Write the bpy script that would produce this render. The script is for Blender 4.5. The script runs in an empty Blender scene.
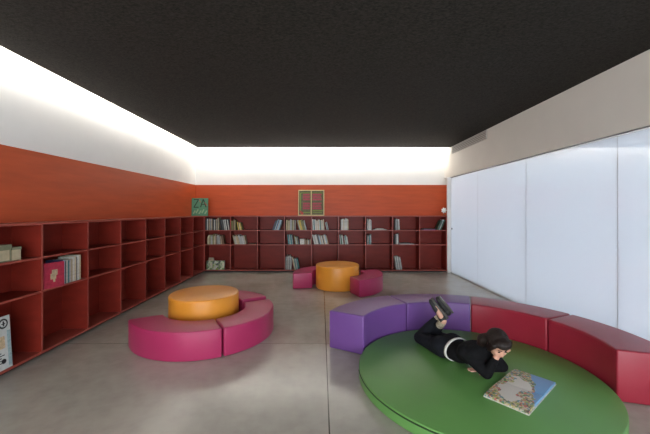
import bpy, bmesh, math, random
from mathutils import Vector, Matrix, Euler
random.seed(7)
C = bpy.context.scene.collection
PI = math.pi
R = math.radians
F, VX, VY, EYE = 327.0, 321.0, 211.0, 1.5       # measured lens: the camera stands at (0,0,1.5) looking along +Y
PX = 7.97 / F                                   # metres per pixel on the face of the far bookcase

# ------------------------------------------------------------------ materials
def nt(name):
    m = bpy.data.materials.new(name); m.use_nodes = True
    n = m.node_tree; return m, n, n.nodes['Principled BSDF']
def mat(name, col, rough=.5, var=0.0, scale=6.0, bump=0.0, bscale=60.0, coat=0.0, coat_rough=.1, spec=.5, metal=0.0, sheen=0.0, stretch=None):
    m, n, b = nt(name)
    b.inputs['Base Color'].default_value = (*col, 1); b.inputs['Roughness'].default_value = rough
    b.inputs['Specular IOR Level'].default_value = spec; b.inputs['Metallic'].default_value = metal
    b.inputs['Coat Weight'].default_value = coat; b.inputs['Coat Roughness'].default_value = coat_rough
    b.inputs['Sheen Weight'].default_value = sheen
    tc = n.nodes.new('ShaderNodeTexCoord'); src = tc.outputs['Object']
    if stretch:
        mp = n.nodes.new('ShaderNodeMapping'); mp.inputs['Scale'].default_value = stretch
        n.links.new(src, mp.inputs[0]); src = mp.outputs[0]
    if var:
        t = n.nodes.new('ShaderNodeTexNoise'); t.inputs['Scale'].default_value = scale; t.inputs['Detail'].default_value = 5
        n.links.new(src, t.inputs['Vector'])
        r = n.nodes.new('ShaderNodeValToRGB')
        r.color_ramp.elements[0].position = .3; r.color_ramp.elements[1].position = .7
        r.color_ramp.elements[0].color = (*[c*(1-var) for c in col], 1)
        r.color_ramp.elements[1].color = (*[min(1, c*(1+var)) for c in col], 1)
        n.links.new(t.outputs['Fac'], r.inputs[0]); n.links.new(r.outputs[0], b.inputs['Base Color'])
    if bump:
        t = n.nodes.new('ShaderNodeTexNoise'); t.inputs['Scale'].default_value = bscale; t.inputs['Detail'].default_value = 4
        n.links.new(src, t.inputs['Vector'])
        bp = n.nodes.new('ShaderNodeBump'); bp.inputs['Strength'].default_value = bump; bp.inputs['Distance'].default_value = .01
        n.links.new(t.outputs['Fac'], bp.inputs['Height']); n.links.new(bp.outputs[0], b.inputs['Normal'])
    return m

def line_mask(n, coord, at, w):                    # 1 where |coord-at|<w
    s = n.nodes.new('ShaderNodeMath'); s.operation = 'SUBTRACT'; n.links.new(coord, s.inputs[0]); s.inputs[1].default_value = at
    a = n.nodes.new('ShaderNodeMath'); a.operation = 'ABSOLUTE'; n.links.new(s.outputs[0], a.inputs[0])
    l = n.nodes.new('ShaderNodeMath'); l.operation = 'LESS_THAN'; n.links.new(a.outputs[0], l.inputs[0]); l.inputs[1].default_value = w
    return l.outputs[0]
def concrete():
    m, n, b = nt('polished_concrete')
    tc = n.nodes.new('ShaderNodeTexCoord')
    t1 = n.nodes.new('ShaderNodeTexNoise'); t1.inputs['Scale'].default_value = 1.1; t1.inputs['Detail'].default_value = 8; t1.inputs['Roughness'].default_value = .5
    t2 = n.nodes.new('ShaderNodeTexNoise'); t2.inputs['Scale'].default_value = 9; t2.inputs['Detail'].default_value = 6
    for t in (t1, t2): n.links.new(tc.outputs['Object'], t.inputs['Vector'])
    mx = n.nodes.new('ShaderNodeMath'); mx.operation = 'MULTIPLY_ADD'
    n.links.new(t2.outputs['Fac'], mx.inputs[0]); mx.inputs[1].default_value = .5; n.links.new(t1.outputs['Fac'], mx.inputs[2])
    r = n.nodes.new('ShaderNodeValToRGB')
    r.color_ramp.elements[0].position = .35; r.color_ramp.elements[1].position = 1.0; r.color_ramp.interpolation = 'EASE'
    r.color_ramp.elements[0].color = (*FLOOR_A, 1); r.color_ramp.elements[1].color = (*FLOOR_B, 1)
    n.links.new(mx.outputs[0], r.inputs[0])
    sp = n.nodes.new('ShaderNodeSeparateXYZ'); n.links.new(tc.outputs['Object'], sp.inputs[0])
    masks = [line_mask(n, sp.outputs[0], .057, .005)] + [line_mask(n, sp.outputs[1], y, .0022) for y in (3.70, 6.86, .54)]
    cur = masks[0]
    for k in masks[1:]:
        a = n.nodes.new('ShaderNodeMath'); a.operation = 'MAXIMUM'; n.links.new(cur, a.inputs[0]); n.links.new(k, a.inputs[1]); cur = a.outputs[0]
    mix = n.nodes.new('ShaderNodeMix'); mix.data_type = 'RGBA'
    n.links.new(cur, mix.inputs[0]); n.links.new(r.outputs[0], mix.inputs[6]); mix.inputs[7].default_value = (.07, .062, .052, 1)
    n.links.new(mix.outputs[2], b.inputs['Base Color'])
    rr = n.nodes.new('ShaderNodeMapRange'); rr.inputs['To Min'].default_value = FLOOR_R[0]; rr.inputs['To Max'].default_value = FLOOR_R[1]
    rr.inputs['From Min'].default_value = .3; rr.inputs['From Max'].default_value = .7
    n.links.new(t1.outputs['Fac'], rr.inputs[0]); n.links.new(rr.outputs[0], b.inputs['Roughness'])
    bp = n.nodes.new('ShaderNodeBump'); bp.inputs['Strength'].default_value = .06; bp.inputs['Distance'].default_value = .01
    n.links.new(t2.outputs['Fac'], bp.inputs['Height']); n.links.new(bp.outputs[0], b.inputs['Normal'])
    b.inputs['Specular IOR Level'].default_value = .6
    return m
FLOOR_A, FLOOR_B, FLOOR_R = (.33, .306, .262), (.47, .443, .388), (.15, .26)
def panel_glass():                                  # frosted, glossy-faced translucent sheet: daylight comes through from outside
    m, n, b = nt('translucent_panel')
    out = n.nodes['Material Output']
    df = n.nodes.new('ShaderNodeBsdfDiffuse'); df.inputs[0].default_value = (.86, .88, .92, 1)
    tr = n.nodes.new('ShaderNodeBsdfTranslucent'); tr.inputs[0].default_value = (.80, .86, .93, 1)
    mx = n.nodes.new('ShaderNodeMixShader'); mx.inputs[0].default_value = PANEL_T
    n.links.new(df.outputs[0], mx.inputs[1]); n.links.new(tr.outputs[0], mx.inputs[2])
    gl = n.nodes.new('ShaderNodeBsdfGlossy'); gl.inputs['Roughness'].default_value = .025
    fr = n.nodes.new('ShaderNodeFresnel'); fr.inputs[0].default_value = 1.6
    m2 = n.nodes.new('ShaderNodeMixShader'); n.links.new(fr.outputs[0], m2.inputs[0])
    n.links.new(mx.outputs[0], m2.inputs[1]); n.links.new(gl.outputs[0], m2.inputs[2]); n.links.new(m2.outputs[0], out.inputs[0])
    n.nodes.remove(b)
    return m
PANEL_T = .36
def art(name, ramp, scale, blank=None, base=(.8, .78, .72)):  # printed picture: coloured cells, with pale plain areas
    m, n, b = nt(name)
    b.inputs['Roughness'].default_value = .45
    tc = n.nodes.new('ShaderNodeTexCoord')
    v = n.nodes.new('ShaderNodeTexVoronoi'); v.inputs['Scale'].default_value = scale; n.links.new(tc.outputs['Object'], v.inputs['Vector'])
    sp = n.nodes.new('ShaderNodeSeparateColor'); n.links.new(v.outputs['Color'], sp.inputs[0])
    r = n.nodes.new('ShaderNodeValToRGB'); r.color_ramp.interpolation = 'CONSTANT'
    els = r.color_ramp.elements
    while len(els) < len(ramp): els.new(.5)
    for i, c in enumerate(ramp):
        els[i].position = i/len(ramp); els[i].color = (*c, 1)
    n.links.new(sp.outputs[0], r.inputs[0])
    last = r.outputs[0]
    if blank is not None:
        t = n.nodes.new('ShaderNodeTexNoise'); t.inputs['Scale'].default_value = scale*.12; n.links.new(tc.outputs['Object'], t.inputs['Vector'])
        g = n.nodes.new('ShaderNodeMath'); g.operation = 'GREATER_THAN'; g.inputs[1].default_value = blank; n.links.new(t.outputs['Fac'], g.inputs[0])
        mix = n.nodes.new('ShaderNodeMix'); mix.data_type = 'RGBA'; n.links.new(g.outputs[0], mix.inputs[0])
        n.links.new(last, mix.inputs[6]); mix.inputs[7].default_value = (*base, 1); last = mix.outputs[2]
    n.links.new(last, b.inputs['Base Color'])
    return m

M = dict(
 floor=concrete(),
 ceiling=mat('dark_acoustic_board', (.024, .0205, .0165), .9, .6, 40, 1.0, 70, spec=.2, stretch=(1, 1.6, 1)),
 white=mat('white_plaster', (.80, .79, .765), .7, .02, 3),
 bulk=mat('bulkhead_plaster', (.76, .73, .67), .7, .02, 3),
 orange=mat('orange_lacquered_board', (.50, .082, .024), .45, .10, 3.0, .05, 20, spec=.25, stretch=(.6, .6, 5)),
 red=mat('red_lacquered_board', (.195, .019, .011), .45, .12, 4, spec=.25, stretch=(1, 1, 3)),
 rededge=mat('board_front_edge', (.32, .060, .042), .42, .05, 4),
 toe=mat('black_plinth', (.02, .018, .016), .6),
 pink=mat('pink_vinyl', (.40, .028, .105), .38, .05, 3, .03, 300),
 amber=mat('orange_vinyl', (.76, .30, .032), .38, .05, 3, .03, 300),
 purple=mat('purple_vinyl', (.15, .062, .25), .38, .05, 3, .03, 300),
 crimson=mat('crimson_vinyl', (.30, .018, .036), .36, .05, 3, .03, 300),
 green=mat('green_vinyl', (.125, .31, .080), .42, .05, 2.5, .02, 200),
 greendark=mat('green_zip_tape', (.02, .05, .015), .6),
 piping=mat('dark_seam_piping', (.10, .012, .03), .5),
 panel=panel_glass(),
 frame=mat('pale_satin_frame', (.62, .63, .65), .4),
 alu=mat('grey_aluminium', (.50, .50, .49), .4, metal=.6),
 trackgrey=mat('dark_track', (.10, .095, .09), .6),
 grille=mat('vent_paint', (.55, .53, .49), .6),
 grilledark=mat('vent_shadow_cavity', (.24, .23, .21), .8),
 paper=mat('page_paper', (.72, .68, .58), .8),
 skin=mat('skin', (.62, .34, .24), .5, .04, 8),
 hair=mat('dark_brown_hair', (.016, .010, .008), .5, .4, 60, .5, 120, spec=.25, stretch=(1, 1, .2)),
 sweater=mat('black_jersey', (.008, .008, .009), .9, .2, 40, .2, 200, spec=.12),
 trousers=mat('charcoal_trousers', (.012, .013, .017), .9, .2, 40, .2, 200, spec=.12),
 shoe=mat('dark_grey_canvas', (.022, .022, .022), .65, .2, 40),
 sole=mat('worn_rubber_sole', (.075, .07, .062), .7),
 sock=mat('beige_patterned_sock', (.36, .31, .22), .8, .5, 60),
 shirt=mat('white_shirt_cotton', (.75, .74, .70), .8),
 lips=mat('lips', (.42, .12, .10), .45), eye=mat('dark_eye', (.02, .014, .01), .2),
 signgreen=mat('green_painted_board', (.085, .27, .15), .55, .12, 14),
 signdark=mat('dark_green_letter_paint', (.012, .045, .022), .55),
 signred=mat('red_doodle_paint', (.50, .06, .05), .55),
 signpale=mat('pale_green_brush_marks', (.28, .46, .27), .6),
 framecream=mat('pale_cream_wood', (.62, .50, .25), .5, .05, 20),
 framegreen=mat('grey_green_board', (.12, .115, .055), .6, .2, 25),
 magenta=mat('magenta_lettering', (.52, .03, .10), .55),
 lime=mat('leaf_green_trim', (.20, .30, .05), .55),
 cream=mat('cream_cardboard', (.50, .43, .28), .7, .1, 20),
 olive=mat('grey_green_cardboard', (.20, .21, .13), .7, .1, 20),
 posterblack=mat('black_print', (.02, .02, .022), .6), posterpaper=mat('cool_white_print_paper', (.55, .58, .56), .6, .05, 30),
 posterteal=mat('pale_blue_print', (.30, .42, .44), .6, .2, 40), posterwarm=mat('warm_beige_print', (.55, .42, .26), .6, .3, 40),
 flower=mat('white_crepe_paper', (.80, .80, .76), .7), stem=mat('olive_stem', (.10, .12, .05), .7),
 lamp=None)
SPINES = {'white': (.58, .57, .52), 'cream': (.52, .44, .30), 'pale grey': (.38, .39, .38), 'dark grey': (.075, .078, .082), 'black': (.02, .02, .022),
 'navy': (.03, .05, .12), 'teal': (.05, .19, .20), 'olive': (.19, .18, .06), 'yellow': (.56, .40, .06), 'brown': (.14, .07, .035),
 'beige': (.40, .31, .19), 'dark green': (.03, .09, .05), 'crimson': (.35, .015, .045), 'light blue': (.28, .42, .52), 'purple': (.16, .05, .17)}
SP = {k: mat('book_cover_'+k.replace(' ', '_'), v, .5, .25, 35) for k, v in SPINES.items()}

# ------------------------------------------------------------------ mesh helpers
def tag(o, label=None, cat=None, group=None, kind=None):
    if label: o['label'] = label
    if cat: o['category'] = cat
    if group: o['group'] = group
    if kind: o['kind'] = kind
    return o
def link(name, bm, m, parent=None, smooth=False, loc=None):
    me = bpy.data.meshes.new(name); bmesh.ops.recalc_face_normals(bm, faces=bm.faces[:]); bm.to_mesh(me); bm.free()
    for k in (m if isinstance(m, (list, tuple)) else [m]): me.materials.append(k)
    if smooth:
        for p in me.polygons: p.use_smooth = True
    o = bpy.data.objects.new(name, me); C.objects.link(o)
    if parent: o.parent = parent
    if loc: o.location = loc
    return o
def empty(name, loc, rz=0):
    o = bpy.data.objects.new(name, None); C.objects.link(o); o.location = loc; o.rotation_euler = (0, 0, rz); return o
def box(bm, x0, x1, y0, y1, z0, z1, mi=0, mtx=None):
    r = bmesh.ops.create_cube(bm, size=1)
    for v in r['verts']:
        v.co = Vector((x0+(v.co.x+.5)*(x1-x0), y0+(v.co.y+.5)*(y1-y0), z0+(v.co.z+.5)*(z1-z0)))
        if mtx: v.co = mtx @ v.co
    for f in {f for v in r['verts'] for f in v.link_faces}: f.material_index = mi
    return r['verts']
def B(*a, **k):
    bm = bmesh.new(); box(bm, *a, **k); return bm
def struct(name, bm, m, parent=None):
    o = link(name, bm, m, parent)
    if not parent: o['kind'] = 'structure'
    return o
def bake(o):
    bpy.context.view_layer.update()
    dg = bpy.context.evaluated_depsgraph_get()
    me = bpy.data.meshes.new_from_object(o.evaluated_get(dg)); o.modifiers.clear()
    me.name = o.name; o.data = me
    return o
def bevel(o, w=.01, seg=3, ang=40, smooth=True):
    b = o.modifiers.new('b', 'BEVEL'); b.width = w; b.segments = seg; b.limit_method = 'ANGLE'; b.angle_limit = R(ang); b.harden_normals = False
    bake(o)
    if smooth:
        for p in o.data.polygons: p.use_smooth = True
        try: o.data.set_sharp_from_angle(angle=R(60))
        except Exception: pass
    return o
def cyl(bm, p0, p1, r0, r1=None, n=16, mi=0):
    r1 = r0 if r1 is None else r1
    p0, p1 = Vector(p0), Vector(p1); d = p1-p0
    q = d.to_track_quat('Z', 'Y').to_matrix().to_4x4(); q.translation = (p0+p1)/2
    r = bmesh.ops.create_cone(bm, cap_ends=True, segments=n, radius1=r0, radius2=r1, depth=d.length, matrix=q)
    for f in {f for v in r['verts'] for f in v.link_faces}: f.material_index = mi
def disc_mesh(r, z0, z1, n=96):
    bm = bmesh.new()
    a = [bm.verts.new((r*math.cos(2*PI*i/n), r*math.sin(2*PI*i/n), z0)) for i in range(n)]
    b = [bm.verts.new((r*math.cos(2*PI*i/n), r*math.sin(2*PI*i/n), z1)) for i in range(n)]
    for i in range(n): bm.faces.new((a[i], a[(i+1) % n], b[(i+1) % n], b[i]))
    bm.faces.new(b); bm.faces.new(a[::-1]); return bm
def arc_mesh(ri, ro, a0, a1, z0, z1, n=28):
    bm = bmesh.new(); rows = []
    for i in range(n+1):
        a = R(a0+(a1-a0)*i/n); c, s = math.cos(a), math.sin(a)
        rows.append([bm.verts.new((r*c, r*s, z)) for r, z in ((ri, z0), (ro, z0), (ro, z1), (ri, z1))])
    for p, q in zip(rows, rows[1:]):
        for k in range(4): bm.faces.new((p[k], p[(k+1) % 4], q[(k+1) % 4], q[k]))
    bm.faces.new(rows[0][::-1]); bm.faces.new(rows[-1]); return bm

# ------------------------------------------------------------------ the room
XL, XR, YB, YF = -3.19, 3.20, 8.30, -3.3
ZC, ZT = 3.04, 3.42
struct('floor', B(XL-.1, XR+.1, YF-.1, YB+.1, -.1, 0), M['floor'])
struct('wall_left', B(XL-.1, XL, YF, YB+.1, 0, ZT), M['white'])
struct('wall_back', B(XL, XR+.1, YB, YB+.1, 0, ZT), M['white'])
struct('ceiling', B(-2.99, 3.13, YF, 7.93, ZC, ZC+.08), M['ceiling'])
struct('ceiling_slab', B(XL-.1, XR+.1, YF-.1, YB+.1, ZT, ZT+.1), M['white'])
bm = B(3.13, XR+.1, YF, YB, 2.32, ZT)
struct('wall_right', bm, M['bulk'])
# orange cladding above the bookcases
struct('trim_1', B(XL, XL+.02, YF, YB-.02, 1.36, 2.16), M['orange'])
struct('trim_2', B(XL, 3.198, YB-.02, YB, 1.36, 2.16), M['orange'])
# white jamb between the far bookcase and the sliding panels
struct('trim_3', B(3.075, XR+.03, 7.95, 8.0, 0, 2.32), M['white'])
struct('trim_6', B(3.198, XR+.1, 8.0, YB+.1, 0, 2.32), M['white'])
# door track under the bulkhead
struct('trim_4', B(3.150, 3.20, YF, 7.95, 2.310, 2.32), M['trackgrey'])
struct('trim_5', B(3.155, 3.20, YF, 7.95, 0, .012), M['alu'])
# rear wall behind the camera with one wide window opening
bm = bmesh.new()
box(bm, XL, XR+.1, YF-.1, YF, 2.75, ZT); box(bm, XL, XR+.1, YF-.1, YF, 0, .12)
box(bm, XL, -2.9, YF-.1, YF, .12, 2.75); box(bm, 2.95, XR+.1, YF-.1, YF, .12, 2.75)
struct('wall_rear', bm, M['white'])
bm = bmesh.new()
for x in (-2.9, -.95, .98, 2.91): box(bm, x, x+.04, YF-.08, YF-.02, .12, 2.75)
box(bm, -2.9, 2.95, YF-.08, YF-.02, .12, .16); box(bm, -2.9, 2.95, YF-.08, YF-.02, 2.71, 2.75)
struct('window_1', bm, M['alu'])

# sliding translucent panels
joint = [7.95, 6.61, 5.05, 3.49, 1.93, .37, -1.19, -2.75]
plabs = ['narrow glossy white sliding panel at the far corner, with a small round lock',
 'glossy white sliding panel second from the far corner, behind the purple bench end',
 'large glossy white sliding panel behind the first crimson bench section',
 'nearest glossy white sliding panel at the right edge of the photo',
 'glossy white sliding panel beside the camera', 'glossy white sliding panel behind the camera', 'last glossy white sliding panel by the rear window']
for i, (a, b) in enumerate(zip(joint, joint[1:])):
    e = empty('sliding_panel', (3.165, (a+b)/2, .012))
    tag(e, plabs[i], 'sliding panel', 'white sliding panels along the right wall')
    h = (a-b)/2
    x0 = 0.0
    link('panel_sheet', B(x0, x0+.02, -h+.0025, h-.0025, .008, 2.285), M['panel'], e)
    bm = bmesh.new()
    for s in (-1, 1): box(bm, x0-.001, x0+.022, s*(h-.0015)-.001, s*(h-.0015)+.001, .0, 2.292)
    box(bm, x0, x0+.02, -h+.0025, h-.0025, .0, .008); box(bm, x0, x0+.02, -h+.0025, h-.0025, 2.285, 2.292)
    link('panel_frame', bm, M['frame'], e)
    if i == 0:
        bm = bmesh.new(); cyl(bm, (-.012, h-.06, 1.06), (.001, h-.06, 1.06), .02); link('lock', bm, M['trackgrey'], e)
# ventilation grille let into the bulkhead
e = empty('vent_grille', (3.13, 6.98, 2.86)); tag(e, 'long narrow ventilation grille at the top of the white bulkhead', 'vent')
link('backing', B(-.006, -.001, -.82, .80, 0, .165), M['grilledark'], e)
bm = bmesh.new()
for z in (0, .157): box(bm, -.022, -.006, -.82, .80, z, z+.012)
for y in (-.82, .79): box(bm, -.022, -.006, y, y+.012, .012, .157)
link('frame', bm, M['grille'], e)
for k in range(4):
    link('slat', B(-.02, -.006, -.806, .788, .03+k*.034, .042+k*.034), M['grille'], e)

# ------------------------------------------------------------------ bookcases
ZS = [(1.032, 1.36), (.684, 1.012), (.062, .664)]      # clear height of the three rows
T = .022
def bookcase(length, n, loc, rz, label, marks, x_start=0):
    """local frame: x along the run, y=0 the front face, +y towards the wall"""
    e = empty('bookcase', loc, rz); tag(e, label, 'bookcase', 'red built-in bookcases round two walls')
    D = .31
    link('back_panel', B(0, length, D, D+.012, .04, 1.38), M['red'], e)
    o = link('top_board', B(0, length, 0, D, 1.36, 1.38), M['rededge'], e)
    link('bottom_board', B(0, length, 0, D, .04, .062), M['rededge'], e)
    link('plinth', B(0, length, .06, .075, 0, .04), M['toe'], e)
    for z in (.664, 1.012):
        for a, b in zip(marks, marks[1:]):
            bm = B(a+T/2, b-T/2, .003, D, z, z+.02); 
            for f in bm.faces:
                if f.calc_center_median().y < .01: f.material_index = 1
            link('shelf', bm, [M['red'], M['rededge']], e)
    for a in marks:
        bm = B(a-T/2, a+T/2, .001, D, .062, 1.36)
        for f in bm.faces:
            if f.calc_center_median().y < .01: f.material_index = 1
        link('divider', bm, [M['red'], M['rededge']], e)
    return e
bx = [(203.3+27.05*k-VX)*PX for k in range(10)]         # divider positions on the far wall
X0 = bx[0]-T/2-.004
backcase = bookcase(3.07-(-2.855), 9, (-2.855, 7.97, 0), 0, 'long red bookcase against the far wall, its shelves holding many books',
                    [max(b+2.855, T/2) for b in bx[:-1]]+[3.07+2.855-T/2])
ly = [7.97-.66*k for k in range(14)]                     # divider positions on the left wall
leftcase = bookcase(9.0, 13, (-2.855, 7.97-9.0+.322, 0), PI/2, 'long red bookcase along the left wall, mostly empty cubbies',
                    [y-(7.97-9.0+.322) for y in reversed(ly[:14])])

# ------------------------------------------------------------------ books
def book_bm(t, h, d):
    bm = bmesh.new(); c = min(.003, t*.2)
    box(bm, 0, c, 0, d, 0, h); box(bm, t-c, t, 0, d, 0, h); box(bm, c, t-c, 0, c, 0, h)
    box(bm, c, t-c, c, d-.005, .003, h-.003, 1)
    return bm
rows = ['top', 'middle', 'bottom']
bays = ['first bay from the corner', 'second bay from the corner', 'third bay from the corner', 'fourth bay from the corner', 'middle bay', 'fourth bay from the right',
        'third bay from the right', 'second bay from the right', 'last bay by the panels']
def put_book(x, y, z, t, h, d, lean, col, label, group, rz=0):
    """pivot at the lower corner on the leaning side; lean in degrees, + = top goes to +x"""
    o = link('book', book_bm(t, h, d), [SP[col], M['paper']])
    a = R(lean)
    if lean >= 0: L = Matrix.Translation((x, y, z)) @ Matrix.Rotation(rz, 4, 'Z') @ Matrix.Rotation(a, 4, 'Y') @ Matrix.Translation((-t, 0, 0))
    else: L = Matrix.Translation((x, y, z)) @ Matrix.Rotation(rz, 4, 'Z') @ Matrix.Rotation(a, 4, 'Y')
    o.matrix_world = L
    return tag(o, label, 'book', group)
def book_row(bay, row, p0, p1, pal, lean=0, h=(.22, .28), t=(.014, .028), d=(.15, .2)):
    x = (p0-VX)*PX; xe = (p1-VX)*PX; z = ZS[row][0]+.0005
    x = max(x, bx[bay]+T/2+.004); xe = min(xe, (bx[bay+1] if bay < 8 else 3.07-T/2)-T/2-.004)
    n = 0
    hm = h[1]
    if lean > 0: xe -= math.sin(R(lean))*hm
    if lean < 0: x += math.sin(R(-lean))*hm
    while True:
        tt = random.uniform(*t); w = tt/math.cos(R(lean))
        if x+w > xe: break
        hh = random.uniform(*h); col = pal[n % len(pal)] if random.random() < .6 else random.choice(pal); n += 1
        px = x+w if lean >= 0 else x
        put_book(px, 7.985+random.uniform(0, .02), z, tt, hh, random.uniform(*d), lean, col,
                 '%s book %s, %s row of far bookcase, %s' % (col, 'leaning' if abs(lean) > 3 else 'standing', rows[row], bays[bay]),
                 'books in the %s row of the far bookcase, %s' % (rows[row], bays[bay]))
        x += w+.0012
def flat_book(bay, row, p0, p1, col, k=0, t=.018, d=.2, extra='lying flat'):
    x0, x1 = (p0-VX)*PX, (p1-VX)*PX
    x0 = max(x0, bx[bay]+T/2+.003); x1 = min(x1, bx[min(bay+1, 9)]-T/2-.003)
    z = ZS[row][0]+.0005+k
    bm = bmesh.new(); w = x1-x0
    box(bm, 0, w, 0, d, 0, .003); box(bm, 0, w, 0, d, t-.003, t); box(bm, 0, w, 0, .003, .003, t-.003); box(bm, .003, w-.003, .003, d-.004, .003, t-.003, 1)
    o = link('book', bm, [SP[col], M['paper']], loc=(x0, 7.985, z))
    tag(o, '%s book %s, %s row of far bookcase, %s' % (col, extra, rows[row], bays[bay]), 'book', 'books in the %s row of the far bookcase, %s' % (rows[row], bays[bay]))
G1 = ['pale grey', 'dark grey', 'white', 'black', 'cream', 'dark grey', 'pale grey']
book_row(0, 0, 205, 219, G1+['beige'], 0, (.24, .30)); book_row(0, 0, 219, 230, ['white', 'dark grey', 'pale grey', 'black'], -9, (.24, .28))
book_row(0, 1, 207, 217, ['beige', 'cream', 'olive', 'brown', 'pale grey'], 0, (.18, .26)); book_row(0, 1, 217, 224, ['cream', 'pale grey', 'brown'], -8, (.2, .23))
book_row(1, 0, 231, 235.5, ['beige', 'olive', 'brown'], 0, (.22, .27)); book_row(1, 0, 236.2, 243, ['yellow', 'olive', 'cream'], -12, (.16, .2))
book_row(1, 1, 232, 247, ['white', 'pale grey', 'cream', 'beige'], -14, (.19, .24), (.016, .03)); flat_book(1, 1, 248, 255, 'brown')
book_row(2, 0, 272, 284, ['navy', 'pale grey', 'dark grey', 'light blue'], 18, (.22, .27))
book_row(3, 0, 286, 296, ['beige', 'olive', 'cream', 'brown', 'pale grey'], 0, (.22, .27)); book_row(3, 0, 296.3, 307, ['olive', 'yellow', 'teal', 'pale grey'], -15, (.22, .26))
book_row(3, 1, 287, 293, ['teal', 'dark grey', 'pale grey'], -6, (.2, .25)); book_row(3, 1, 293.6, 300, ['dark grey', 'pale grey', 'olive'], -10, (.18, .22))
book_row(3, 1, 304.5, 311, ['beige', 'pale grey', 'brown'], 0, (.09, .13))
book_row(3, 2, 285.5, 291.5, ['pale grey', 'black', 'white', 'dark grey'], 0, (.30, .38), (.016, .026)); book_row(3, 2, 291.8, 300, ['pale grey', 'cream', 'teal'], -10, (.26, .32))
book_row(4, 0, 312, 325, ['white', 'teal', 'light blue', 'white', 'dark grey', 'cream'], -3, (.22, .27)); book_row(4, 0, 325, 329, ['pale grey', 'dark grey'], -12, (.18, .2), (.012, .02))
book_row(4, 1, 312, 329, ['white', 'pale grey', 'beige', 'light blue', 'dark grey', 'cream'], -13, (.2, .24))
book_row(5, 0, 341, 349, ['white', 'white', 'cream', 'white'], 0, (.25, .29), (.02, .03))
book_row(5, 1, 339.5, 344, ['pale grey', 'dark green', 'white'], -6, (.22, .25)); book_row(5, 1, 344, 349, ['white', 'teal', 'dark grey'], -8, (.18, .22))
book_row(6, 0, 367.5, 372.5, ['white', 'pale grey', 'cream'], 0, (.22, .28), (.014, .024))
flat_book(6, 0, 374, 387, 'pale grey', 0); flat_book(6, 0, 376, 384, 'white', .019, .02, .16, 'lying uppermost'); 
book_row(6, 1, 367.5, 371.5, ['pale grey', 'brown', 'teal'], 0, (.2, .25))
book_row(7, 0, 395.5, 400.5, ['pale grey', 'white', 'dark grey'], -3, (.24, .28)); book_row(7, 1, 395, 399.5, ['dark grey', 'white'], 0, (.23, .27), (.016, .022))
flat_book(7, 1, 400, 414, 'pale grey', 0, .016); flat_book(7, 1, 401, 411, 'dark grey', .017, .014, .17, 'lying uppermost')
book_row(7, 2, 394.5, 403, ['white', 'pale grey', 'dark grey'], -9, (.28, .34), (.014, .02))
flat_book(8, 0, 423, 436.4, 'purple', 0, .016); flat_book(8, 0, 424.5, 434, 'dark grey', .017, .016, .18, 'lying uppermost')
book_row(8, 0, 437.0, 446, ['dark green', 'dark grey', 'pale grey', 'olive', 'cream'], 22, (.23, .29), (.02, .028))
# small white box between the middle row books
bm = B(0, .10, 0, .12, 0, .13); box(bm, -.002, .102, -.002, .122, .10, .132)
o = link('storage_box', bm, SP['white'], loc=((300-VX)*PX, 7.99, ZS[1][0]+.0005)); tag(o, 'small white box with a lid between books in the middle row', 'box')
# low picture books facing outward bottom left, with a card box on them
pal = [((.55, .6, .4), (.2, .3, .12), (.6, .55, .4), (.1, .12, .08), (.4, .45, .3), (.6, .6, .55)), ((.6, .6, .5), (.3, .38, .1), (.12, .15, .1), (.5, .5, .4), (.65, .62, .5))]
nm = ['green and white picture book facing outward in the bottom corner cubby', 'pale yellow-green picture book facing outward beside the corner one', 'right-hand pale picture book facing outward in the bottom corner cubby']
for k in range(3):
    e = empty('picture_book', (-2.80+k*.148, 7.995, ZS[2][0]+.0035)); e.rotation_euler = (R(-3), 0, 0)
    tag(e, nm[k], 'book', 'picture books facing outward in the bottom corner cubby')
    link('book_block', B(0, .14, .002, .05, 0, .215), SP['pale grey'], e)
    link('cover_picture', B(.0, .14, 0, .002, 0, .215), art('cover_art_%d' % k, pal[k % 2], 22), e)
bm = B(0, .12, 0, .04, 0, .07); box(bm, .01, .11, -.001, 0, .045, .052, 1); box(bm, .01, .07, -.001, 0, .02, .028, 1)
o = link('card_box', bm, [SP['cream'], SP['brown']], loc=(-2.75, 8.005, ZS[2][0]+.2215)); tag(o, 'small cream card box on top of the outward-facing picture books', 'box')

# left bookcase contents: the nearer books show their parts
def side_book(y, t, h, d, col, label, zr=1, lean=0):
    e = empty('book', (-2.875, y, ZS[zr][0]+.0005), PI/2); e.rotation_euler = Euler((0, R(lean), PI/2))
    tag(e, label, 'book', 'books in the middle row of the left bookcase')
    c = .003; bm = bmesh.new()
    box(bm, -t, -t+c, 0, d, 0, h); box(bm, -c, 0, 0, d, 0, h); box(bm, -t+c, -c, 0, c, 0, h)
    link('cover', bm, SP[col], e)
    link('pages', B(-t+c, -c, c, d-.005, .003, h-.003), M['paper'], e)
    return e
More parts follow.
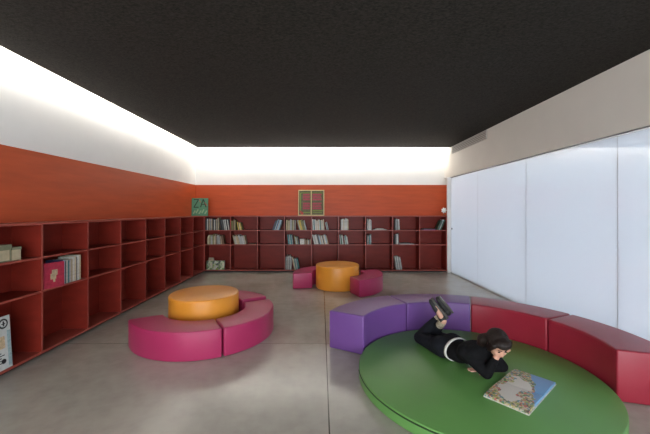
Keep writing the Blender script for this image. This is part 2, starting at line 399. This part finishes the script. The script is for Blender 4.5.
# a red book shown face-on, then spines up to the next divider
e = empty('picture_book', (-2.872, 3.385, ZS[1][0]+.0005), R(78)); tag(e, 'crimson picture book with a cream figure, standing face-out on the left bookcase', 'book')
link('pages', B(.004, .215, .003, .018, .003, .262), M['paper'], e)
bm = bmesh.new(); box(bm, 0, .22, 0, .003, 0, .265); box(bm, 0, .22, .018, .021, 0, .265); box(bm, 0, .003, .003, .018, 0, .265); link('cover', bm, SP['crimson'], e)
bm = bmesh.new()
box(bm, .07, .13, -.0015, 0, .09, .15); box(bm, .085, .145, -.0015, 0, .13, .19); box(bm, .10, .12, -.0015, 0, .06, .09)
tag(link('cover_figure', bm, SP['beige'], e), 'cream cover figure')
yy = 3.615
spec = [('navy', .03, .27), ('light blue', .028, .265), ('dark grey', .014, .25), ('white', .02, .262), ('teal', .022, .25), ('pale grey', .026, .258), ('beige', .02, .262),
        ('white', .03, .282), ('cream', .024, .288), ('dark grey', .014, .275), ('white', .028, .290), ('cream', .026, .293)]
sz = ['', 'thin', 'wide', '', '', '']
for i, (c, t, h) in enumerate(spec):
    pos = ['next to the crimson one', 'second from the crimson one', 'third from the crimson one', 'fourth from the crimson one', 'fifth from the crimson one', 'sixth from the crimson one',
           'sixth from the right end', 'fifth from the right end', 'fourth from the right end', 'third from the right end', 'second from the right end', 'at the right end of its row'][i]
    yy += t; side_book(yy, t, h, .17, c, '%s book on the left bookcase, %s' % (c, pos)); yy += .0015
# two card boxes in the top row at the left edge
for y, w, h, m, lab in ((2.84, .12, .11, 'olive', 'low grey-green card box at the left edge of the photo'), (2.985, .15, .155, 'olive', 'grey-green card box with a cream end, left bookcase top row')):
    e = empty('storage_box', (-2.90, y, ZS[0][0]+.0005)); tag(e, lab, 'box', 'card boxes on the left bookcase')
    link('box_body', B(-.13, 0, -w/2, w/2, 0, h*.75), M[m], e)
    link('lid', B(-.133, .003, -w/2-.003, w/2+.003, h*.75, h), M[m], e)
    tag(link('end_label', B(.0, .004, -w/2+.02, w/2-.02, .01, h*.68), M['cream'], e), 'cream end label')
e = empty('storage_box', (-2.90, 3.115, ZS[0][0]+.0005)); tag(e, 'cream card box beside the grey-green one in the left bookcase', 'box', 'card boxes on the left bookcase')
link('box_body', B(-.12, 0, -.045, .045, 0, .10), M['cream'], e); link('lid', B(-.123, .003, -.048, .048, .10, .125), M['olive'], e)
# white printed board standing in the bottom cubby at the left edge
e = empty('poster_board', (-2.865, 2.74, ZS[2][0]+.002)); e.rotation_euler = (0, R(-4), 0); tag(e, 'white printed poster board standing in a bottom cubby at the left edge', 'poster')
link('board', B(-.012, 0, 0, .30, 0, .475), M['posterpaper'], e)
for y in (.235, .12):
    bm = bmesh.new(); cyl(bm, (0, y, .41), (.002, y, .41), .045, n=32); link('round_emblem', bm, M['posterblack'], e)
for y in (.235, .12):
    bm = bmesh.new(); cyl(bm, (.002, y, .41), (.003, y, .41), .030, n=32); link('emblem_center', bm, M['posterpaper'], e)
for y in (.235, .12):
    bm = bmesh.new(); box(bm, .003, .0042, y-.006, y+.008, .388, .432); box(bm, .003, .0042, y-.018, y+.018, .405, .413); link('emblem_mark', bm, M['posterblack'], e)
link('picture', B(0, .002, .02, .24, .19, .30), M['posterwarm'], e)
link('margin_strip', B(0, .002, .265, .295, .02, .34), M['posterteal'], e)
bm = bmesh.new()
for k in range(5): box(bm, 0, .002, .03, .20+.03*(k % 2), .06+.022*k, .068+.022*k)
cyl(bm, (0, .22, .075), (.002, .22, .075), .022, n=20)
link('print_lines', bm, M['posterblack'], e)

# ------------------------------------------------------------------ things on top of the bookcases
e = empty('painted_sign', (-3.165, 7.99, 1.3805)); e.rotation_euler = (R(-3), 0, R(2)); tag(e, 'green painted sign with the letters ZA standing on the bookcase corner', 'sign')
link('board', B(0, .395, 0, .02, 0, .435), M['signgreen'], e)
def stroke(bm, a, b, w, y=-.003):
    a = Vector((a[0], 0, a[1])); b = Vector((b[0], 0, b[1])); d = (b-a).normalized(); n = Vector((-d.z, 0, d.x))*w/2
    vs = [bm.verts.new(p+Vector((0, yy, 0))) for yy in (y, 0) for p in (a-n, b-n, b+n, a+n)]
    bm.faces.new(vs[:4]); bm.faces.new(vs[4:][::-1])
    for i in range(4): bm.faces.new((vs[i], vs[(i+1) % 4], vs[4+(i+1) % 4], vs[4+i]))
bm = bmesh.new(); stroke(bm, (.05, .40), (.17, .40), .022); stroke(bm, (.165, .40), (.055, .21), .022); stroke(bm, (.05, .21), (.17, .21), .022)
link('letter_z', bm, M['signdark'], e)
bm = bmesh.new(); stroke(bm, (.215, .21), (.28, .41), .024); stroke(bm, (.28, .41), (.35, .21), .024); stroke(bm, (.24, .28), (.33, .28), .018)
link('letter_a', bm, M['signdark'], e)
bm = bmesh.new(); stroke(bm, (.18, .40), (.215, .33), .012); stroke(bm, (.30, .33), (.375, .25), .012)
link('red_marks', bm, M['signred'], e)
bm = bmesh.new(); 
for k in range(5): stroke(bm, (.04+.07*k, .05+.02*(k % 2)), (.09+.07*k, .13+.03*(k % 2)), .03)
link('brush_marks', bm, M['signpale'], e)

e = empty('framed_board', (-.573, 8.155, 1.385)); e.rotation_euler = (R(-9), 0, 0); tag(e, 'square cream-framed board with two columns of magenta lettering on the far bookcase', 'sign')
S = .655
bm = bmesh.new(); box(bm, 0, .02, 0, .025, 0, S); box(bm, S-.02, S, 0, .025, 0, S); box(bm, .02, S-.02, 0, .025, 0, .022); box(bm, .02, S-.02, 0, .025, S-.022, S)
link('frame', bm, M['framecream'], e)
link('mullion', B(S/2-.011, S/2+.011, .0, .02, .022, S-.022), M['framecream'], e)
link('backing', B(.02, S-.02, .015, .02, .022, S-.022), M['framegreen'], e)
for k in range(9):
    if k == 4: continue
    z = .165+k*.046
    for (a, b) in ((.12, .295), (.36, .585)):
        x = a; bm = bmesh.new()
        while x < b-.01:
            w = random.uniform(.02, .05); box(bm, x, min(x+w, b), .011, .015, z, z+.024); x += w+.006
        link('lettering', bm, M['magenta'], e)
bm = bmesh.new(); box(bm, .36, .62, .011, .015, .115, .135); box(bm, .06, .62, .0115, .015, .575, .59); box(bm, .045, .065, .011, .015, .06, .58); box(bm, .08, .30, .011, .015, .07, .09); box(bm, .36, .60, .011, .015, .07, .085)
link('leafy_border', bm, M['lime'], e)
bm = bmesh.new(); cyl(bm, (.10, .010, .06), (.10, .015, .06), .035, n=20); cyl(bm, (.06, .010, .10), (.06, .015, .10), .025, n=20); link('red_flower', bm, M['signred'], e)

# white paper flower in the end cubby corner
e = empty('paper_flower', (3.015, 8.0, 1.3805)); tag(e, 'white paper flower on the right end of the far bookcase', 'flower')
bm = bmesh.new(); cyl(bm, (0, 0, 0), (-.01, 0, .10), .004, .003, 8); cyl(bm, (0, 0, 0), (0, 0, .012), .03, .02, 16); link('stem', bm, M['stem'], e)
bm = bmesh.new()
for k in range(7):
    a = 2*PI*k/7; d = Vector((math.cos(a), 0, math.sin(a)))
    mt = Matrix.Translation(Vector((-.01, -.005, .135))+d*.036) @ Matrix.Rotation(-a, 4, 'Y') @ Matrix.Diagonal((.036, .008, .02, 1))
    bmesh.ops.create_icosphere(bm, subdivisions=2, radius=1, matrix=mt)
bmesh.ops.create_icosphere(bm, subdivisions=2, radius=.015, matrix=Matrix.Translation((-.01, -.01, .135)))
link('petals', bm, M['flower'], e, True)

# ------------------------------------------------------------------ soft seating
def ottoman(x, y, label, r=.425, h=.455):
    e = empty('round_ottoman', (x, y, 0)); tag(e, label, 'ottoman', 'round orange ottomans')
    o = link('cushion', disc_mesh(r, .004, h), M['amber'], e); bevel(o, .022, 4)
    n = 96
    for rr, z in ((r+.0005, h-.026), (r+.0005, .03)):
        bm = bmesh.new()
        for i in range(n):
            a0, a1 = 2*PI*i/n, 2*PI*(i+1)/n
            cyl(bm, (rr*math.cos(a0), rr*math.sin(a0), z), (rr*math.cos(a1), rr*math.sin(a1), z), .0016, n=5)
        link('seam', bm, M['amber'], e)
def curved(name, x, y, ri, ro, a0, a1, h, m, label, cat, group, seam=True):
    e = empty(name, (x, y, 0)); tag(e, label, cat, group)
    o = link('cushion', arc_mesh(ri, ro, a0, a1, .004, h), m, e); bevel(o, .016, 4)
    if seam:
        n = 24
        for rr in (ri-.0005, ro+.0005):
            bm = bmesh.new()
            for i in range(n):
                p = R(a0+1+(a1-a0-2)*i/n); q = R(a0+1+(a1-a0-2)*(i+1)/n); z = h-.02
                cyl(bm, (rr*math.cos(p), rr*math.sin(p), z), (rr*math.cos(q), rr*math.sin(q), z), .0016, n=5)
            link('seam', bm, m, e)
    return e
g = .7
ottoman(-1.495, 4.205, 'round orange ottoman nested in the near pink seats on the left')
for i, (a0, lab) in enumerate(((-149, 'curved pink seat at the front left of the near ottoman'), (-59, 'curved pink seat at the right of the near ottoman'), (31, 'curved pink seat mostly hidden behind the near ottoman'))):
    curved('curved_ottoman', -1.43-(.045 if i == 2 else 0), 4.06+(.11 if i == 2 else 0), .475, .83, a0+g, a0+90-g, .30, M['pink'], lab, 'ottoman', 'curved pink seats round the near ottoman')
ottoman(.325, 6.45, 'round orange ottoman further back near the far bookcase')
curved('curved_ottoman', .290, 6.43, .465, .84, 101, 191, .30, M['pink'], 'curved pink seat left of the far ottoman', 'ottoman', 'curved pink seats round the far ottoman')
curved('curved_ottoman', .360, 6.44, .465, .845, -69, 22, .30, M['pink'], 'curved pink seat right of the far ottoman', 'ottoman', 'curved pink seats round the far ottoman')
CX, CY = 1.34, 2.88
seg = [151, 108.5, 66.5, 24, -18]
for i, (m, lab) in enumerate((('purple', 'curved purple bench section at the left end, its flat end facing us'), ('purple', 'curved purple bench section behind the raised shoes'),
                              ('crimson', 'curved crimson bench section next to the purple ones'), ('crimson', 'curved crimson bench section at the right end, its flat end facing us'))):
    curved('curved_bench', CX, CY, 1.03, 1.435, seg[i+1]+.3, seg[i]-.3, .41, M[m], lab, 'bench', 'curved bench sections round the green mat')
e = empty('play_mat', (CX, CY, 0)); tag(e, 'large round green floor mat inside the curved bench', 'mat')
MZ = .10
o = link('mat_pad', disc_mesh(1.0, .003, MZ, 160), M['green'], e); bevel(o, .010, 3)
bm = bmesh.new()
for i in range(40):
    p, q = R(178+62*i/40), R(178+62*(i+1)/40)
    cyl(bm, (1.0005*math.cos(p), 1.0005*math.sin(p), MZ-.018), (1.0005*math.cos(q), 1.0005*math.sin(q), MZ-.018), .006, n=6)
tag(link('zip', bm, M['greendark'], e), 'dark zip along the edge')

# ------------------------------------------------------------------ the open picture book on the mat
bk = Vector((1.56, 2.55, MZ+.0005)); ang = math.atan2(.39, .463)
e = empty('open_book', bk, ang); tag(e, 'large open picture book lying on the green mat in front of the reader', 'book')
def page(x0, x1, z, hump):
    bm = bmesh.new(); n = 14; rows_ = []
    for i in range(n+1):
        x = x0+(x1-x0)*i/n; s = abs(x)/.305
        zz = z+hump*math.sin(min(1, s*1.0)*PI)**.7*.6+hump*(1-s)*.3*(s > .03)
        rows_.append([bm.verts.new((x, -.148, .006)), bm.verts.new((x, .148, .006)), bm.verts.new((x, .148, zz)), bm.verts.new((x, -.148, zz))])
    for p, q in zip(rows_, rows_[1:]):
        for k in range(4): bm.faces.new((p[k], p[(k+1) % 4], q[(k+1) % 4], q[k]))
    bm.faces.new(rows_[0]); bm.faces.new(rows_[-1][::-1]); return bm
def book_page_mat():
    m, n, b = nt('illustrated_page'); b.inputs['Roughness'].default_value = .35
    tc = n.nodes.new('ShaderNodeTexCoord'); sp = n.nodes.new('ShaderNodeSeparateXYZ'); n.links.new(tc.outputs['Object'], sp.inputs[0])
    def noise(sc):
        t = n.nodes.new('ShaderNodeTexNoise'); t.inputs['Scale'].default_value = sc; t.inputs['Detail'].default_value = 3; n.links.new(tc.outputs['Object'], t.inputs['Vector']); return t.outputs['Fac']
    def math_(op, a, b_=None, c=None):
        k = n.nodes.new('ShaderNodeMath'); k.operation = op
        for i, v in enumerate((a, b_, c)):
            if v is None: continue
            if isinstance(v, (int, float)): k.inputs[i].default_value = v
            else: n.links.new(v, k.inputs[i])
        return k.outputs[0]
    def mix(f, a, c):
        k = n.nodes.new('ShaderNodeMix'); k.data_type = 'RGBA'; n.links.new(f, k.inputs[0])
        if isinstance(a, tuple): k.inputs[6].default_value = (*a, 1)
        else: n.links.new(a, k.inputs[6])
        if isinstance(c, tuple): k.inputs[7].default_value = (*c, 1)
        else: n.links.new(c, k.inputs[7])
        return k.outputs[2]
    v = n.nodes.new('ShaderNodeTexVoronoi'); v.inputs['Scale'].default_value = 75; n.links.new(tc.outputs['Object'], v.inputs['Vector'])
    sc = n.nodes.new('ShaderNodeSeparateColor'); n.links.new(v.outputs['Color'], sc.inputs[0])
    r = n.nodes.new('ShaderNodeValToRGB'); r.color_ramp.interpolation = 'CONSTANT'
    cols = [(.10, .22, .08), (.50, .42, .16), (.55, .16, .12), (.55, .52, .40), (.14, .28, .32), (.30, .36, .12), (.62, .48, .34), (.16, .13, .10)]
    while len(r.color_ramp.elements) < len(cols): r.color_ramp.elements.new(.5)
    for i, c in enumerate(cols): r.color_ramp.elements[i].position = i/len(cols); r.color_ramp.elements[i].color = (*c, 1)
    n.links.new(sc.outputs[0], r.inputs[0])
    nz = math_('MULTIPLY', math_('SUBTRACT', noise(11), .5), .30)
    x, y = math_('ADD', sp.outputs[0], nz), math_('ADD', sp.outputs[1], math_('MULTIPLY', nz, .8))
    # the blue sea along the right-hand and front edge
    sea = math_('GREATER_THAN', math_('SUBTRACT', math_('MULTIPLY', x, .38), y), .085)
    c1 = mix(sea, r.outputs[0], (.17, .36, .62))
    # the plain pale land in the middle left
    dx = math_('DIVIDE', math_('ADD', x, .05), .20); dy = math_('DIVIDE', math_('SUBTRACT', y, .035), .085)
    land = math_('LESS_THAN', math_('ADD', math_('MULTIPLY', dx, dx), math_('MULTIPLY', dy, dy)), 1.0)
    c2 = mix(land, c1, (.66, .62, .55))
    n.links.new(c2, b.inputs['Base Color']); return m
pm = book_page_mat()
tag(link('cover', B(-.31, .31, -.153, .153, 0, .006), SP['white'], e), 'pale cover board')
link('page_block', page(-.305, -.001, .020, .012), pm, e); link('page_block', page(.001, .305, .020, .012), pm, e)

# ------------------------------------------------------------------ the reader
P0 = Vector((1.25, 3.05, MZ))
person = empty('person', P0+Vector((0, 0, .003))); tag(person, 'dark-haired girl in black lying on her front on the green mat, reading, shoes raised', 'person')
def W(*p): return Vector(p)-P0
def cap(bm, p0, p1, r0, r1, n=20, steps=3):
    """tapered limb with round ends"""
    p0, p1 = Vector(p0), Vector(p1)
    cyl(bm, p0, p1, r0, r1, n)
    for p, r in ((p0, r0), (p1, r1)): bmesh.ops.create_icosphere(bm, subdivisions=3, radius=r, matrix=Matrix.Translation(p))
def ell(bm, c, rad, rot=None):
    m_ = Matrix.Translation(Vector(c)) @ (rot.to_4x4() if rot else Matrix.Identity(4)) @ Matrix.Diagonal((*rad, 1))
    bmesh.ops.create_icosphere(bm, subdivisions=3, radius=1, matrix=m_)
def organic(name, bm, m, parent, vox=.007, it=6, smooth_f=.6):
    o = link(name, bm, m, parent)
    r = o.modifiers.new('r', 'REMESH'); r.mode = 'VOXEL'; r.voxel_size = vox; r.use_smooth_shade = True
    s = o.modifiers.new('s', 'SMOOTH'); s.factor = smooth_f; s.iterations = it
    bake(o)
    for p in o.data.polygons: p.use_smooth = True
    return o
fwd = Vector((.40, -.917, 0)); rgt = Vector((-.917, -.40, 0)); up = Vector((0, 0, 1))       # rgt: her right-hand side
hipc = W(1.225, 3.135, .195); waist = W(1.285, 3.00, .205); chest = W(1.345, 2.87, .255); neck0 = W(1.395, 2.775, .335)
headc = W(1.452, 2.688, .402)
shR, shL = W(1.235, 2.815, .285), W(1.465, 2.905, .285)
elR, elL = W(1.375, 2.715, .148), W(1.575, 2.835, .148)
wrR, wrL = W(1.425, 2.665, .300), W(1.395, 2.815, .140)
hR, hL = hipc+rgt*.075, hipc-rgt*.075
kR, kL = W(1.045, 3.455, .160), W(1.175, 3.515, .160)
aR, aL = W(1.285, 3.415, .440), W(1.228, 3.275, .395)
spine_rot = Matrix((rgt, fwd, up)).transposed()
def torso(bm, s):
    ell(bm, hipc, (.150+s, .125+s, .088+s), spine_rot); ell(bm, waist, (.118+s, .12+s, .078+s), spine_rot)
    r2 = spine_rot @ Matrix.Rotation(R(18), 3, 'X')
    ell(bm, chest, (.135+s, .14+s, .090+s), r2); ell(bm, chest+fwd*.06+up*.03, (.15+s, .075+s, .070+s), r2)
    for h in (hR, hL): ell(bm, h-fwd*.02+up*.02, (.085+s, .10+s, .078+s), spine_rot)
def arms(bm, s):
    for a, b, c in ((shR, elR, wrR), (shL, elL, wrL)):
        cap(bm, a, b, .045+s, .034+s); cap(bm, b, c, .035+s, .024+s)
def legs(bm, s, shin_end=1.0):
    for h, k, a in ((hR, kR, aR), (hL, kL, aL)):
        cap(bm, h, k, .078+s, .052+s); mid = k.lerp(a, .35)
        cap(bm, k, mid, .050+s, .049+s); cap(bm, mid, k.lerp(a, shin_end), .049+s, (.030 if shin_end == 1 else .036)+s)
# head frame: looking forward, down and a little towards us
look = (fwd*.80+Vector((-.25, -.30, 0))+up*-.72).normalized()
hr = look.cross(up).normalized(); hu = hr.cross(look).normalized()
HR = Matrix((hr, look, hu)).transposed()
def hp(x, y, z): return headc+HR @ Vector((x, y, z))
bm = bmesh.new()
torso(bm, 0); arms(bm, 0); legs(bm, 0)
cap(bm, chest+fwd*.06+up*.05, hp(0, -.035, -.06), .045, .040)
ell(bm, hp(0, -.012, .028), (.072, .088, .078), HR); ell(bm, hp(0, .025, -.03), (.058, .062, .062), HR); ell(bm, hp(0, .052, -.072), (.026, .024, .022), HR)
ell(bm, hp(0, .088, -.020), (.011, .014, .016), HR); ell(bm, hp(0, .082, .0), (.007, .010, .018), HR)
ell(bm, hp(.028, .058, -.028), (.024, .022, .022), HR); ell(bm, hp(-.028, .058, -.028), (.024, .022, .022), HR)
for s in (-1, 1): ell(bm, hp(s*.070, -.012, -.006), (.009, .018, .028), HR)
# feet inside the shoes
for a, t_ in ((aR, W(1.235, 3.395, .56)), (aL, W(1.15, 3.345, .55))): cap(bm, a, t_, .028, .022)
def hand(bm, wrist, direction, palm_n, side, curl, ln=.155):
    """palm, four unequal bent fingers and a thumb leaving the side of the palm"""
    d = direction.normalized(); nrm = (palm_n-d*palm_n.dot(d)).normalized(); s = d.cross(nrm).normalized()*side
    pc = wrist+d*.038
    rot = Matrix((s, d, nrm)).transposed()
    ell(bm, pc, (.032, .042, .014), rot); cap(bm, wrist, pc, .021, .018)
    for i, (o_, L) in enumerate(((.024, .058), (.008, .066), (-.008, .062), (-.023, .050))):
        p = pc+d*.032+s*o_; dd = d.copy(); r_ = .0082
        for j, f in enumerate((.45, .32, .25)):
            ax = s if side > 0 else -s
            dd = (Matrix.Rotation(curl*(1, 1.2, .9)[j]*(-1), 3, s*side) @ dd).normalized()
            if j == 0: dd = (dd+s*(o_*2.0)).normalized()
            q = p+dd*L*f; cap(bm, p, q, r_, r_*.92, 10); p = q; r_ *= .93
    p = pc-d*.012+s*.026; q = p+(s*.75+d*.55+nrm*.25).normalized()*.030; cap(bm, p, q, .0105, .009, 10)
    cap(bm, q, q+(s*.25+d*.95+nrm*.25).normalized()*.026, .009, .008, 10)
hand(bm, wrR, (hp(-.045, .045, -.045)-wrR)+up*.02, look*-1+rgt*.2, 1, .30)
hand(bm, wrL, Vector((-.95, -.12, -.06)), Vector((0, 0, -1)), 1, .05)
body = organic('body', bm, M['skin'], person, .0045, 4, .5)
bm = bmesh.new()
legs(bm, .010, .66); ell(bm, hipc, (.160, .135, .098), spine_rot)
for h in (hR, hL): ell(bm, h-fwd*.02+up*.02, (.095, .11, .088), spine_rot)
organic('trousers', bm, M['trousers'], person, .007, 5)
bm = bmesh.new()
ell(bm, waist, (.135, .12, .092), spine_rot); r2 = spine_rot @ Matrix.Rotation(R(18), 3, 'X')
ell(bm, chest, (.150, .15, .104), r2); ell(bm, chest+fwd*.06+up*.03, (.163, .085, .082), r2)
for a, b, c in ((shR, elR, wrR), (shL, elL, wrL)):
    cap(bm, a, b, .058, .045); cap(bm, b, b.lerp(c, .88), .045, .032)
cap(bm, chest+fwd*.06+up*.05, chest.lerp(hp(0, -.035, -.06), .72), .062, .052)
organic('sweater', bm, M['sweater'], person, .007, 5)
bm = bmesh.new()                                              # white shirt hem showing at the waist
n = 48; wc = waist.lerp(hipc, .34); rad = []
for t_ in (-.013, .013):
    rad.append([bm.verts.new(wc+fwd*t_+rgt*(.146*math.cos(2*PI*i/n))+up*(.008+.105*math.sin(2*PI*i/n)))
                for i in range(n)])
for i in range(n): bm.faces.new((rad[0][i], rad[0][(i+1) % n], rad[1][(i+1) % n], rad[1][i]))
for v in bm.verts: v.co.z = max(v.co.z, .004)
o = link('shirt_hem', bm, M['shirt'], person, True)
so = o.modifiers.new('s', 'SOLIDIFY'); so.thickness = .008; bake(o); tag(o, 'white shirt hem')
# hair: cap, side falls and a loose bunch behind
bm = bmesh.new()
ell(bm, hp(0, -.028, .034), (.086, .092, .080), HR); ell(bm, hp(0, -.052, -.004), (.074, .062, .074), HR)
ell(bm, hp(0, .040, .068), (.068, .056, .040), HR)
for s in (-1, 1):
    cap(bm, hp(s*.070, .020, .045), hp(s*.076, .0, -.035), .024, .016)
cap(bm, hp(.03, -.055, -.005), hp(.070, -.075, -.045), .054, .050); cap(bm, hp(.070, -.075, -.045), hp(.085, -.06, -.115), .048, .030)
cap(bm, hp(.070, .045, .050), hp(.080, .030, -.020), .024, .018)
organic('hair', bm, M['hair'], person, .006, 5)
for s in (-1, 1):
    bm = bmesh.new(); ell(bm, hp(s*.027, .0735, .004), (.011, .005, .006), HR); link('eye', bm, M['eye'], person, True)
    bm = bmesh.new(); cap(bm, hp(s*.014, .080, .024), hp(s*.040, .070, .024), .0028, .002, 8); link('eyebrow', bm, M['hair'], person, True)
bm = bmesh.new(); ell(bm, hp(0, .079, -.052), (.017, .006, .006), HR); link('lips', bm, M['lips'], person, True)
# socks and shoes
def shoe(ankle, heel, toe, solen):
    heel, toe = Vector(heel), Vector(toe); ax = (toe-heel).normalized()
    sn = (solen-ax*solen.dot(ax)).normalized(); sd = ax.cross(sn).normalized()
    Lg = (toe-heel).length; rot = Matrix((sd, ax, sn)).transposed()
    c = lambda x, y, z: heel+sd*x+ax*y+sn*z                     # z towards the sole
    bm = bmesh.new()
    ell(bm, c(0, .045, -.026), (.042, .052, .040), rot); ell(bm, c(0, Lg*.5, -.022), (.041, Lg*.36, .032), rot); ell(bm, c(.004, Lg*.80, -.016), (.046, .056, .027), rot)
    cap(bm, c(0, .05, -.03), c(0, .05, -.03).lerp(ankle, .7), .038, .038)
    o = organic('shoe', bm, M['shoe'], person, .006, 4)
    bm = bmesh.new(); n = 40; ring0, ring1 = [], []
    for i in range(n):
        a = 2*PI*i/n; y = Lg*.5-math.cos(a)*Lg*.53; s = y/Lg
        w = (.033+.012*max(0, min(1, s*1.4-.3)))*math.sin(a)
        ring0.append(bm.verts.new(c(w, y, .002))); ring1.append(bm.verts.new(c(w*1.02, y, .020)))
    for i in range(n): bm.faces.new((ring0[i], ring0[(i+1) % n], ring1[(i+1) % n], ring1[i]))
    bm.faces.new(ring1); bm.faces.new(ring0[::-1])
    tag(link('sole', bm, M['sole'], o), 'grey rubber sole')
    for k in range(4):
        bm = bmesh.new(); y = Lg*(.42+.09*k); cap(bm, c(-.02, y, -.040+.004*k), c(.02, y+.008, -.040+.004*k), .003, .003, 8); link('lace', bm, M['sole'], o, True)
sn = (up*.55-fwd*-.8+rgt*-.1)
for a, h, t_ in ((aR, W(1.360, 3.400, .435), W(1.215, 3.385, .605)), (aL, W(1.268, 3.295, .412), W(1.130, 3.360, .592))): shoe(a, h, t_, Vector((.75, -.25, .6)))
for k, a in ((kR, aR), (kL, aL)):
    bm = bmesh.new(); cap(bm, k.lerp(a, .60), k.lerp(a, .92), .043, .037); organic('sock', bm, M['sock'], person, .006, 3)

# ------------------------------------------------------------------ light
def area(name, loc, size, rot, power, col):
    l = bpy.data.lights.new(name, 'AREA'); l.shape = 'RECTANGLE'; l.size, l.size_y = size; l.energy = power; l.color = col
    o = bpy.data.objects.new(name, l); C.objects.link(o); o.location = loc; o.rotation_euler = rot; return o
# cove tubes lying above the edge of the dark ceiling, washing the white walls
COVE_L, COVE_B, DAY = 62.0, 46.0, 3.4
area('cove_light', (-2.985, 2.4, 3.155), (.06, 11.0), (0, R(80), 0), COVE_L, (1, .955, .88))
area('cove_light', (.07, 7.965, 3.155), (5.9, .06), (R(80), 0, 0), COVE_B, (1, .955, .88))
w = bpy.data.worlds.new('daylight'); bpy.context.scene.world = w; w.use_nodes = True
bg = w.node_tree.nodes['Background']; bg.inputs[0].default_value = (.90, .95, 1.0, 1); bg.inputs[1].default_value = 1.6*DAY
# daylight entering by the rear window (portal)
p = area('window_daylight', (.02, YF-.02, 1.43), (5.8, 2.6), (R(90), 0, 0), 10, (1, 1, 1)); p.data.cycles.is_portal = True

# ------------------------------------------------------------------ camera
cd = bpy.data.cameras.new('camera'); cam = bpy.data.objects.new('camera', cd); C.objects.link(cam)
cd.sensor_width = 36; cd.lens = F/650*36; cd.clip_start = .05
cam.location = (0, 0, EYE); cam.rotation_euler = (R(90), 0, 0)
cd.shift_x = (325-VX)/650; cd.shift_y = -(217-VY)/650
bpy.context.scene.camera = cam
vs = bpy.context.scene.view_settings
vs.view_transform = 'Standard'; vs.look = 'None'; vs.gamma = 1; vs.exposure = 0.8
try: vs.use_curve_mapping = False
except Exception: pass
